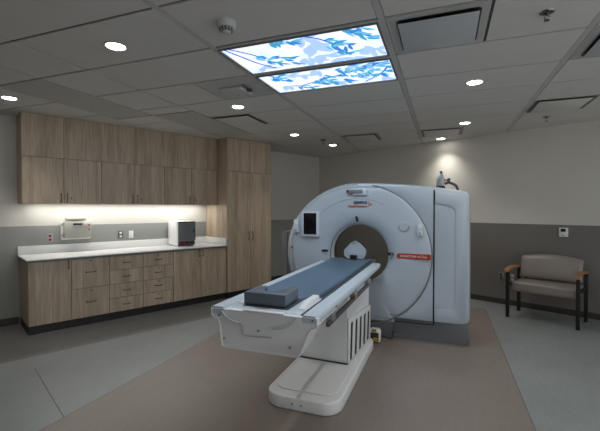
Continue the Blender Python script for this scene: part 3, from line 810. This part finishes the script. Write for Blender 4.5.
# foot box with amber window
t = thing('foot_switch', 'small white box with amber window on the floor by the scanner base', 'foot switch', (-.725, 4.33, 0), rz=0.)
FX, FYY = -.722, 4.25
bm = nb(); prism(bm, [(FX-.055, FYY, .012), (FX+.055, FYY, .012), (FX+.060, FYY, .115), (FX+.045, FYY, .150), (FX-.045, FYY, .150), (FX-.06, FYY, .115)], (0, .10, 0), .010, 3)
bx_ = part('case', bm, M['whitewarm'], t)
bm = nb(); box(bm, (FX-.048, FYY-.004, .020), (FX+.045, FYY-.0005, .118), .001, 1); part('window_recess', bm, M['sand'], bx_)
bm = nb(); prism(bm, [(FX-.030, FYY-.006, .025), (FX+.040, FYY-.006, .025), (FX+.040, FYY-.006, .060), (FX-.01, FYY-.006, .070)], (0, -.008, 0), .002); part('amber_pedal', bm, M['amber'], bx_, 'amber pedal')
bm = nb(); box(bm, (FX-.03, FYY-.006, .124), (FX+.02, FYY+.02, .1515), .002); part('amber_label', bm, M['amber'], bx_, 'yellow label')
for sx in (-1, 1):
    for sy in (0, 1): part('foot', cyl(nb(), (FX+sx*.04, FYY+.02+sy*.065, 0), (FX+sx*.04, FYY+.02+sy*.065, .014), .012), M['black'], t)
bm = nb(); tube(bm, spline([(FX+.055, FYY+.09, .06), (FX+.11, FYY+.09, .05), (FX+.15, FYY+.12, .03), (FX+.17, FYY+.18, .035), (FX+.17, FYY+.303, .06)]), .006, 8); part('cable', bm, M['black'], t)

# ------------------------------------------------------------------ bench chair at the back wall (wall frame)
t = thing('bench_chair', 'wide taupe vinyl bench chair with wooden armrests and black legs', 'chair', (5.95, 1.425, 0), 'W')
q0, q1 = 1.00, 1.845
LEGS = [(5.71, q1-.0), (5.71, q0+.0), (6.19, q1-.0), (6.19, q0)]
for (p, q) in LEGS:
    qq = q-.04 if q > 1.4 else q
    h = .655
    bm = nb(); box(bm, (p, qq, .0), (p+.04, qq+.04, h), .004); lg = part('leg', bm, M['blackleg'], t)
for q in (q0+.006, q1-.034):
    bm = nb(); box(bm, (5.75, q, .43), (6.19, q+.028, .465), .004); part('side_rail', bm, M['blackleg'], t)
for q in (q0-.012, q1-.052):
    bm = nb()
    prof = [(5.655, .640), (5.66, .665), (5.74, .692), (5.90, .705), (6.10, .690), (6.24, .675), (6.245, .655), (6.10, .662), (5.90, .678), (5.74, .662)]
    prism(bm, [(p, q, z-.006) for p, z in prof], (0, .064, 0), .008, 3); part('armrest', bm, M['armwood'], t, 'warm brown wooden armrest')
bm = nb(); box(bm, (5.765, q0+.042, .36), (6.20, q1-.042, .498), .035, 5)
part('seat', bm, M['vinylseat'], t)
# backrest leaning slightly, arched top
bm = nb()
nq = 20; A_ = []; B_ = []
lo, hi = q0+.052, q1-.052
def bp(u, v, s):
    q = lo+(hi-lo)*u; zt = .815+.045*(1-(2*u-1)**2); e = .02*(1-min(1, 40*min(u, 1-u)))
    z = .525+(zt-.525)*v; p = 6.115+.10*v+(s*.0)
    bulge = .032*(1-abs(2*v-1)**4)*(1-abs(2*u-1)**10)
    return (p-bulge-.006, q, z) if s < 0 else (p+.055+bulge*.3, q, z)
nv = 10; G_ = {}
for s in (-1, 1):
    for i in range(nq+1):
        for j in range(nv+1): G_[s, i, j] = bm.verts.new(bp(i/nq, j/nv, s))
    for i in range(nq):
        for j in range(nv): bm.faces.new((G_[s, i, j], G_[s, i+1, j], G_[s, i+1, j+1], G_[s, i, j+1]))
for i in range(nq):
    for j in (0, nv): bm.faces.new((G_[-1, i, j], G_[-1, i+1, j], G_[1, i+1, j], G_[1, i, j]))
for j in range(nv):
    for i in (0, nq): bm.faces.new((G_[-1, i, j], G_[-1, i, j+1], G_[1, i, j+1], G_[1, i, j]))
bmesh.ops.recalc_face_normals(bm, faces=bm.faces)
es = [e for e in bm.edges if e.calc_face_angle(0) > 1.0]; bmesh.ops.bevel(bm, geom=es, offset=.018, segments=4, profile=.5, affect='EDGES')
part('backrest', bm, M['vinylseat'], t, smooth=60)
bm = nb(); [box(bm, (6.19, q, .43), (6.222, q+.03, .70), .003) for q in (q0+.10, q1-.13)]; box(bm, (6.192, q0+.04, .435), (6.22, q1-.04, .465), .003); part('back_frame', bm, M['blackleg'], t)

# ------------------------------------------------------------------ ceiling equipment
# light panels
sky_film(M['sky'])
random.seed(11)
def leaf(bm, x, y, ang, L, w, mi, z, box_):
    pts = []
    n = 7
    for k in range(n+1):
        u = k/n; ww = w*math.sin(PI*min(1, u*1.02))**.8*(1-.35*u)
        pts.append((u*L, ww+.12*L*math.sin(u*PI)*.3))
    low = [(u, -v+.24*L*math.sin(PI*u/L)*.3) for u, v in reversed(pts[1:-1])]
    poly = pts+low; ca, sa = math.cos(ang), math.sin(ang)
    V = [(x+a*ca-b*sa, y+a*sa+b*ca) for a, b in poly]
    x0, x1, y0, y1 = box_
    if any(not (x0 < a < x1 and y0 < b < y1) for a, b in V):
        V = [(min(max(a, x0), x1), min(max(b, y0), y1)) for a, b in V]
    # drop duplicates
    U_ = []
    for v in V:
        if not U_ or (abs(v[0]-U_[-1][0])+abs(v[1]-U_[-1][1])) > 1e-4: U_.append(v)
    if len(U_) > 3 and (abs(U_[0][0]-U_[-1][0])+abs(U_[0][1]-U_[-1][1])) < 1e-4: U_.pop()
    if len(U_) < 4: return
    A = sum(U_[i][0]*U_[(i+1) % len(U_)][1]-U_[(i+1) % len(U_)][0]*U_[i][1] for i in range(len(U_)))
    if abs(A) < 1e-4: return
    try: f = bm.faces.new([bm.verts.new((a, b, z)) for a, b in U_]); f.material_index = mi
    except ValueError: pass
def branch(bm, pts, w, z, box_, mi=3):
    P = spline([(a, b, 0) for a, b in pts], 6); x0, x1, y0, y1 = box_
    cl = lambda p: (min(max(p[0], x0), x1), min(max(p[1], y0), y1), z)
    for i in range(len(P)-1):
        d = (P[i+1]-P[i]).normalized(); n = Vector((-d.y, d.x, 0))*w
        try: f = bm.faces.new([bm.verts.new(cl(v)) for v in (P[i]-n, P[i+1]-n, P[i+1]+n, P[i]+n)]); f.material_index = mi
        except ValueError: pass
LM = [M['leaf1'], M['leaf2'], M['leaf3'], M['leaf4'], M['leaf5']]
spec = [
 dict(pale=[(-.93, 2.53), (-.89, 2.63), (-.88, 2.69), (-1.0, 2.86), (-.86, 2.90), (-.58, 2.84), (-.52, 2.81), (-.49, 2.88), (-.91, 2.64), (-.96, 2.88), (-1.45, 2.90), (-.80, 2.93), (-.66, 2.95)],
      mid=[(-1.38, 2.70), (-1.31, 2.77), (-1.23, 2.76), (-1.17, 2.81), (-1.17, 2.88), (-1.28, 2.86), (-1.35, 2.79), (-1.17, 2.50), (-1.11, 2.49), (-1.05, 2.52), (-1.02, 2.55),
           (-.79, 2.60), (-.75, 2.67), (-.70, 2.68), (-.66, 2.73), (-.74, 2.82), (-.69, 2.86), (-.79, 2.71), (-.63, 2.50), (-.58, 2.50), (-.53, 2.51), (-.56, 2.56), (-.52, 2.61), (-.50, 2.66), (-.62, 2.54)],
      br=[[(-1.56, 2.49), (-1.50, 2.65), (-1.44, 2.81), (-1.34, 2.96)], [(-1.53, 2.485), (-1.41, 2.63), (-1.34, 2.76)], [(-.93, 2.485), (-.83, 2.57), (-.76, 2.70), (-.71, 2.90)]]),
 dict(pale=[(-1.01, 3.13), (-.75, 3.13), (-1.40, 3.42), (-.60, 3.16), (-.90, 3.50), (-1.15, 3.20), (-.50, 3.50), (-1.30, 3.15)],
      mid=[(-1.30, 3.50), (-1.18, 3.44), (-1.11, 3.45), (-1.05, 3.50), (-.99, 3.39), (-.92, 3.32), (-.83, 3.27), (-.73, 3.23), (-.66, 3.19), (-.56, 3.20), (-.50, 3.18), (-.75, 3.14), (-.59, 3.14), (-1.00, 3.28), (-.72, 3.44), (-.86, 3.42), (-.95, 3.46), (-.64, 3.32), (-.56, 3.30), (-.70, 3.34), (-.78, 3.36), (-.47, 3.24), (-.46, 3.34), (-.60, 3.40),
           (-1.48, 3.20), (-1.42, 3.22), (-1.38, 3.27), (-1.42, 3.14), (-1.46, 3.16), (-1.22, 3.52), (-.68, 3.22), (-.88, 3.20), (-1.07, 3.36), (-1.12, 3.38), (-.82, 3.48), (-.53, 3.40)],
      br=[[(-1.50, 3.11), (-1.42, 3.17), (-1.34, 3.27)], [(-1.34, 3.58), (-1.28, 3.47), (-1.04, 3.37), (-.83, 3.29), (-.63, 3.21), (-.43, 3.13)], [(-.70, 3.57), (-.54, 3.42), (-.45, 3.26)]])]
plab = ['near ceiling light panel printed with blue leaves, with a wide white area', 'far ceiling light panel printed with a dense band of blue leaves']
for i, (x0, x1, y0, y1) in enumerate(LP):
    t = thing('ceiling_light_panel', plab[i], 'light', ((x0+x1)/2, (y0+y1)/2, H), group='backlit leaf panels in the ceiling')
    ya, yb = (2.445, 3.052) if i == 0 else (3.0525, 3.632)
    bm = nb()
    for a, b in (((-1.611, ya, H-.003), (-.389, y0-.0005, H+.008)), ((-1.611, y1+.0005, H-.003), (-.389, yb, H+.008)), ((-1.611, y0, H-.003), (x0-.0005, y1, H+.008)), ((x1+.0005, y0, H-.003), (-.389, y1, H+.008))): box(bm, a, b)
    part('flange', bm, M['tee'], t, smooth=False)
    bm = nb(); fw = .013
    for a, b in (((x0, y0, H-.012), (x1, y0+fw, H+.011)), ((x0, y1-fw, H-.012), (x1, y1, H+.011)), ((x0, y0+fw, H-.012), (x0+fw, y1-fw, H+.011)), ((x1-fw, y0+fw, H-.012), (x1, y1-fw, H+.011))): box(bm, a, b)
    part('frame', bm, M['seamgrey'], t, smooth=False)
    a0, a1, b0, b1 = x0+fw+.002, x1-fw-.002, y0+fw+.002, y1-fw-.002
    dif = part('backlit_sheet', box(nb(), (a0, b0, H-.002), (a1, b1, H+.008)), M['sky'], t, smooth=False)
    bm = nb(); S = spec[i]; bx2 = (a0+.003, a1-.003, b0+.003, b1-.003); zc = [H-.0024]
    def nz_(): zc[0] -= .00002; return zc[0]
    for (x, y) in S['pale']:
        for _ in range(3): leaf(bm, x+random.uniform(-.04, .02), y+random.uniform(-.02, .02), random.uniform(-.6, 2.2), random.uniform(.12, .19), random.uniform(.028, .045), 0, nz_(), bx2)
    for b_ in S['br']: branch(bm, b_, .0085, nz_(), bx2)
    for (x, y) in S['mid']:
        for _ in range(3): leaf(bm, x+random.uniform(-.035, .015), y+random.uniform(-.025, .015), random.uniform(-.5, 1.7), random.uniform(.075, .135), random.uniform(.017, .027), random.choice((1, 2, 4, 1, 4, 2)), nz_(), bx2)
    for (x, y) in S['mid'][::2]: branch(bm, [(x, y), (x+.03, y+.02), (x+.05, y+.05)], .0022, nz_(), bx2)
    part('leaf_print', bm, LM, dif, smooth=False)

# downlights
DL = [(-2.272, 2.155, 'downlight nearest the camera, in the ceiling left of the smoke detector'),
      (-4.40, 2.74, 'downlight at the far left, over the left end of the cabinets'),
      (-2.272, 3.93, 'downlight between the white ceiling unit and the left diffuser'),
      (-2.268, 5.73, 'downlight beyond the tall cabinet, left of the small sprinkler'),
      (.26, 3.97, 'downlight above the right half of the scanner, nearest of three'),
      (.262, 5.79, 'downlight beyond the scanner, middle of the right-hand three'),
      (-.061, 6.93, 'downlight close to the back wall, throwing a cone of light on it'),
      (-1.965, 6.90, 'downlight near the corner of the room, right of the small sprinkler')]
HID = [(.26, 2.155), (.26, .4), (2.75, 2.155), (2.75, .4), (2.75, 3.97)]
first = None
DLW = 38.
for i, (x, y, lab) in enumerate(DL+[(a, b, 'recessed ceiling downlight beyond the edge of the view') for a, b in HID]):
    if first is None:
        t = thing('downlight', lab, 'light', (x, y, H), group='recessed ceiling downlights'); first = t
        bm = nb(); lathe(bm, (x, y, H), (0, 0, -1), [(.082, -.0005), (.082, .003), (.078, .006), (.070, .005), (.066, .001)], 40); part('trim_ring', bm, M['detector'], t)
        bm = nb(); cyl(bm, (x, y, H-.0005), (x, y, H-.0035), .064, n=40); part('lens', bm, M['lens'], t)
    else: t = copy_tree(first, (x, y, H), lab)
    L = bpy.data.lights.new('spot', 'SPOT'); L.energy = DLW; L.spot_size = math.radians(105); L.spot_blend = 1.; L.shadow_soft_size = .05; L.color = (1, .96, .90)
    lo_ = bpy.data.objects.new('downlight_lamp', L); COL.objects.link(lo_); lo_.location = (x, y, H-.012)
for (x0, x1, y0, y1) in LP:
    L = bpy.data.lights.new('panel', 'AREA'); L.shape = 'RECTANGLE'; L.size = x1-x0-.05; L.size_y = y1-y0-.05; L.energy = 9; L.color = (.80, .91, 1)
    o = bpy.data.objects.new('panel_lamp', L); COL.objects.link(o); o.location = ((x0+x1)/2, (y0+y1)/2, H-.016)
# under cabinet lamp
L = bpy.data.lights.new('strip', 'AREA'); L.shape = 'RECTANGLE'; L.size = 2.5; L.size_y = .04; L.energy = 6; L.color = (1, .99, .96)
o = bpy.data.objects.new('strip_lamp', L); COL.objects.link(o); o.location = W2G(2.125, 5.95, ZU0+.009); o.rotation_euler = (0, 0, WROT)

# square plaque diffusers
def diffuser(label, x0, x1, y0, y1, drop, wname='diff', nm='air_diffuser', inset=.03, frame_m='pan', group='square ceiling air diffusers'):
    t = thing(nm, label, 'vent', ((x0+x1)/2, (y0+y1)/2, H), group=group)
    part('frame', box(nb(), (x0+.008, y0+.008, H-.004), (x1-.008, y1-.008, H-.0005), .0015, 1), M[frame_m], t, smooth=False)
    i = inset
    bm = nb(); prism(bm, [(x, y, H-.005) for x, y in rrect(x0+i, x1-i, y0+i, y1-i, .03)], (0, 0, -.0012)); part('duct_opening', bm, M['black'], t, 'dark duct opening')
    j = i+(.012 if drop > .02 else .034)
    part('plaque', box(nb(), (x0+j, y0+j, H-drop-.004), (x1-j, y1-j, H-drop), .0015), M[wname], t)
    part('hanger', cyl(nb(), ((x0+x1)/2, (y0+y1)/2, H-drop), ((x0+x1)/2, (y0+y1)/2, H-.006), .02), M['black'], t)
diffuser('large square pale diffuser right of the leaf light panels', -.352, .258, 2.437, 3.035, .022, inset=.055)
diffuser('square diffuser cut off by the right edge of the photo', .93, 1.53, 3.042, 3.638, .022, inset=.055)
diffuser('square diffuser left of the tall cabinet top, beyond a downlight', -2.882, -2.30, 4.246, 4.846, .014, 'tile', inset=.012)
diffuser('square diffuser in the ceiling above the middle of the scanner', -1.592, -1.01, 6.055, 6.655, .014, 'tile', inset=.012)
diffuser('small diffuser close to the back wall, left of the wall downlight', -.352, .25, 6.055, 6.655, .014, 'tile', inset=.012)
diffuser('square diffuser at right beside a pendent sprinkler near the wall', .93, 1.52, 4.850, 5.450, .014, 'tile', inset=.012)

# smoke detector
t = thing('smoke_detector', 'round white smoke detector left of the leaf light panels', 'detector', (-1.315, 2.13, H))
c = (-1.315, 2.13, H)
bm = nb(); lathe(bm, c, (0, 0, -1), [(.062, .0), (.064, .012), (.060, .030), (.052, .042)], 40); part('base', bm, M['detector'], t)
bm = nb(); lathe(bm, c, (0, 0, -1), [(.050, .042), (.046, .060), (.040, .062)], 40, close=True); part('grille', bm, M['darksteel'], t)
bm = nb()
for k in range(14):
    a = 2*PI*k/14; cyl(bm, (c[0]+.050*math.cos(a), c[1]+.050*math.sin(a), H-.040), (c[0]+.040*math.cos(a), c[1]+.040*math.sin(a), H-.064), .004, n=6)
lathe(bm, c, (0, 0, -1), [(.030, .0625), (.028, .074), (.018, .076), (.0, .076)], 30); part('cap', bm, M['detector'], t)
# sprinklers
def sprinkler(label, x, y, s=1.):
    t = thing('sprinkler', label, 'sprinkler', (x, y, H), group='ceiling sprinklers')
    bm = nb(); lathe(bm, (x, y, H), (0, 0, -1), [(.042*s, 0), (.040*s, .004), (.022*s, .010), (.014*s, .010)], 30); part('escutcheon', bm, M['chrome'], t)
    bm = nb(); cyl(bm, (x, y, H), (x, y, H-.022*s), .010*s, n=12)
    for sx in (-1, 1): tube(bm, spline([(x+sx*.008*s, y, H-.02*s), (x+sx*.014*s, y, H-.032*s), (x, y, H-.048*s)], 4), .003*s, 6)
    part('body', bm, M['chrome'], t)
    bm = nb(); cyl(bm, (x, y, H-.048*s), (x, y, H-.051*s), .016*s, n=16); part('deflector', bm, M['darksteel'], t)
sprinkler('chrome sprinkler head at the upper right, nearest the camera', .577, 2.72, 1.0)
sprinkler('sprinkler head near the right wall, beyond the square diffuser', 1.235, 5.78, 1.2)
sprinkler('sprinkler head over the room corner, between two downlights', -1.968, 6.32, 1.5)
# ceiling unit beside the light panels
t = thing('ceiling_sensor', 'flat white ceiling unit in a grey tile beside the leaf panels', 'ceiling device', (-1.965, 3.37, H))
bm = nb(); box(bm, (-2.245, 3.05, H-.002), (-1.65, 3.63, H-.0005)); part('mounting_tile', bm, M['pan'], t, smooth=False)
bm = nb(); prism(bm, [(x, y, H-.003) for x, y in rrect(-2.10, -1.845, 3.25, 3.51, .03)], (0, 0, -.030), .010, 3); part('case', bm, M['detector'], t)
bm = nb(); [cyl(bm, (x, y, H-.033), (x, y, H-.036), .008, n=12) for x, y in ((-1.97, 3.43), (-1.90, 3.46))]; part('screws', bm, M['darksteel'], t)
bm = nb(); box(bm, (-1.843, 3.36, H-.03), (-1.80, 3.40, H-.003), .004); tube(bm, spline([(-1.82, 3.38, H-.02), (-1.80, 3.30, H-.018), (-1.815, 3.22, H-.008)]), .006, 6); part('connector', bm, M['darksteel'], t)

# ------------------------------------------------------------------ camera, world, view
cam = bpy.data.cameras.new('camera'); cam.lens = 380/600*36; cam.sensor_width = 36; cam.clip_start = .05
co = bpy.data.objects.new('camera', cam); COL.objects.link(co); co.location = (0, 0, 1.5)
co.rotation_euler = (math.radians(90-.965), 0, math.radians(20.8)); scene.camera = co
w = bpy.data.worlds.new('world'); scene.world = w; w.use_nodes = True
w.node_tree.nodes['Background'].inputs[0].default_value = (.93, .97, 1, 1); w.node_tree.nodes['Background'].inputs[1].default_value = .85
vs = scene.view_settings; vs.view_transform = 'Standard'; vs.look = 'None'; vs.gamma = 1; vs.use_curve_mapping = False; vs.exposure = .35
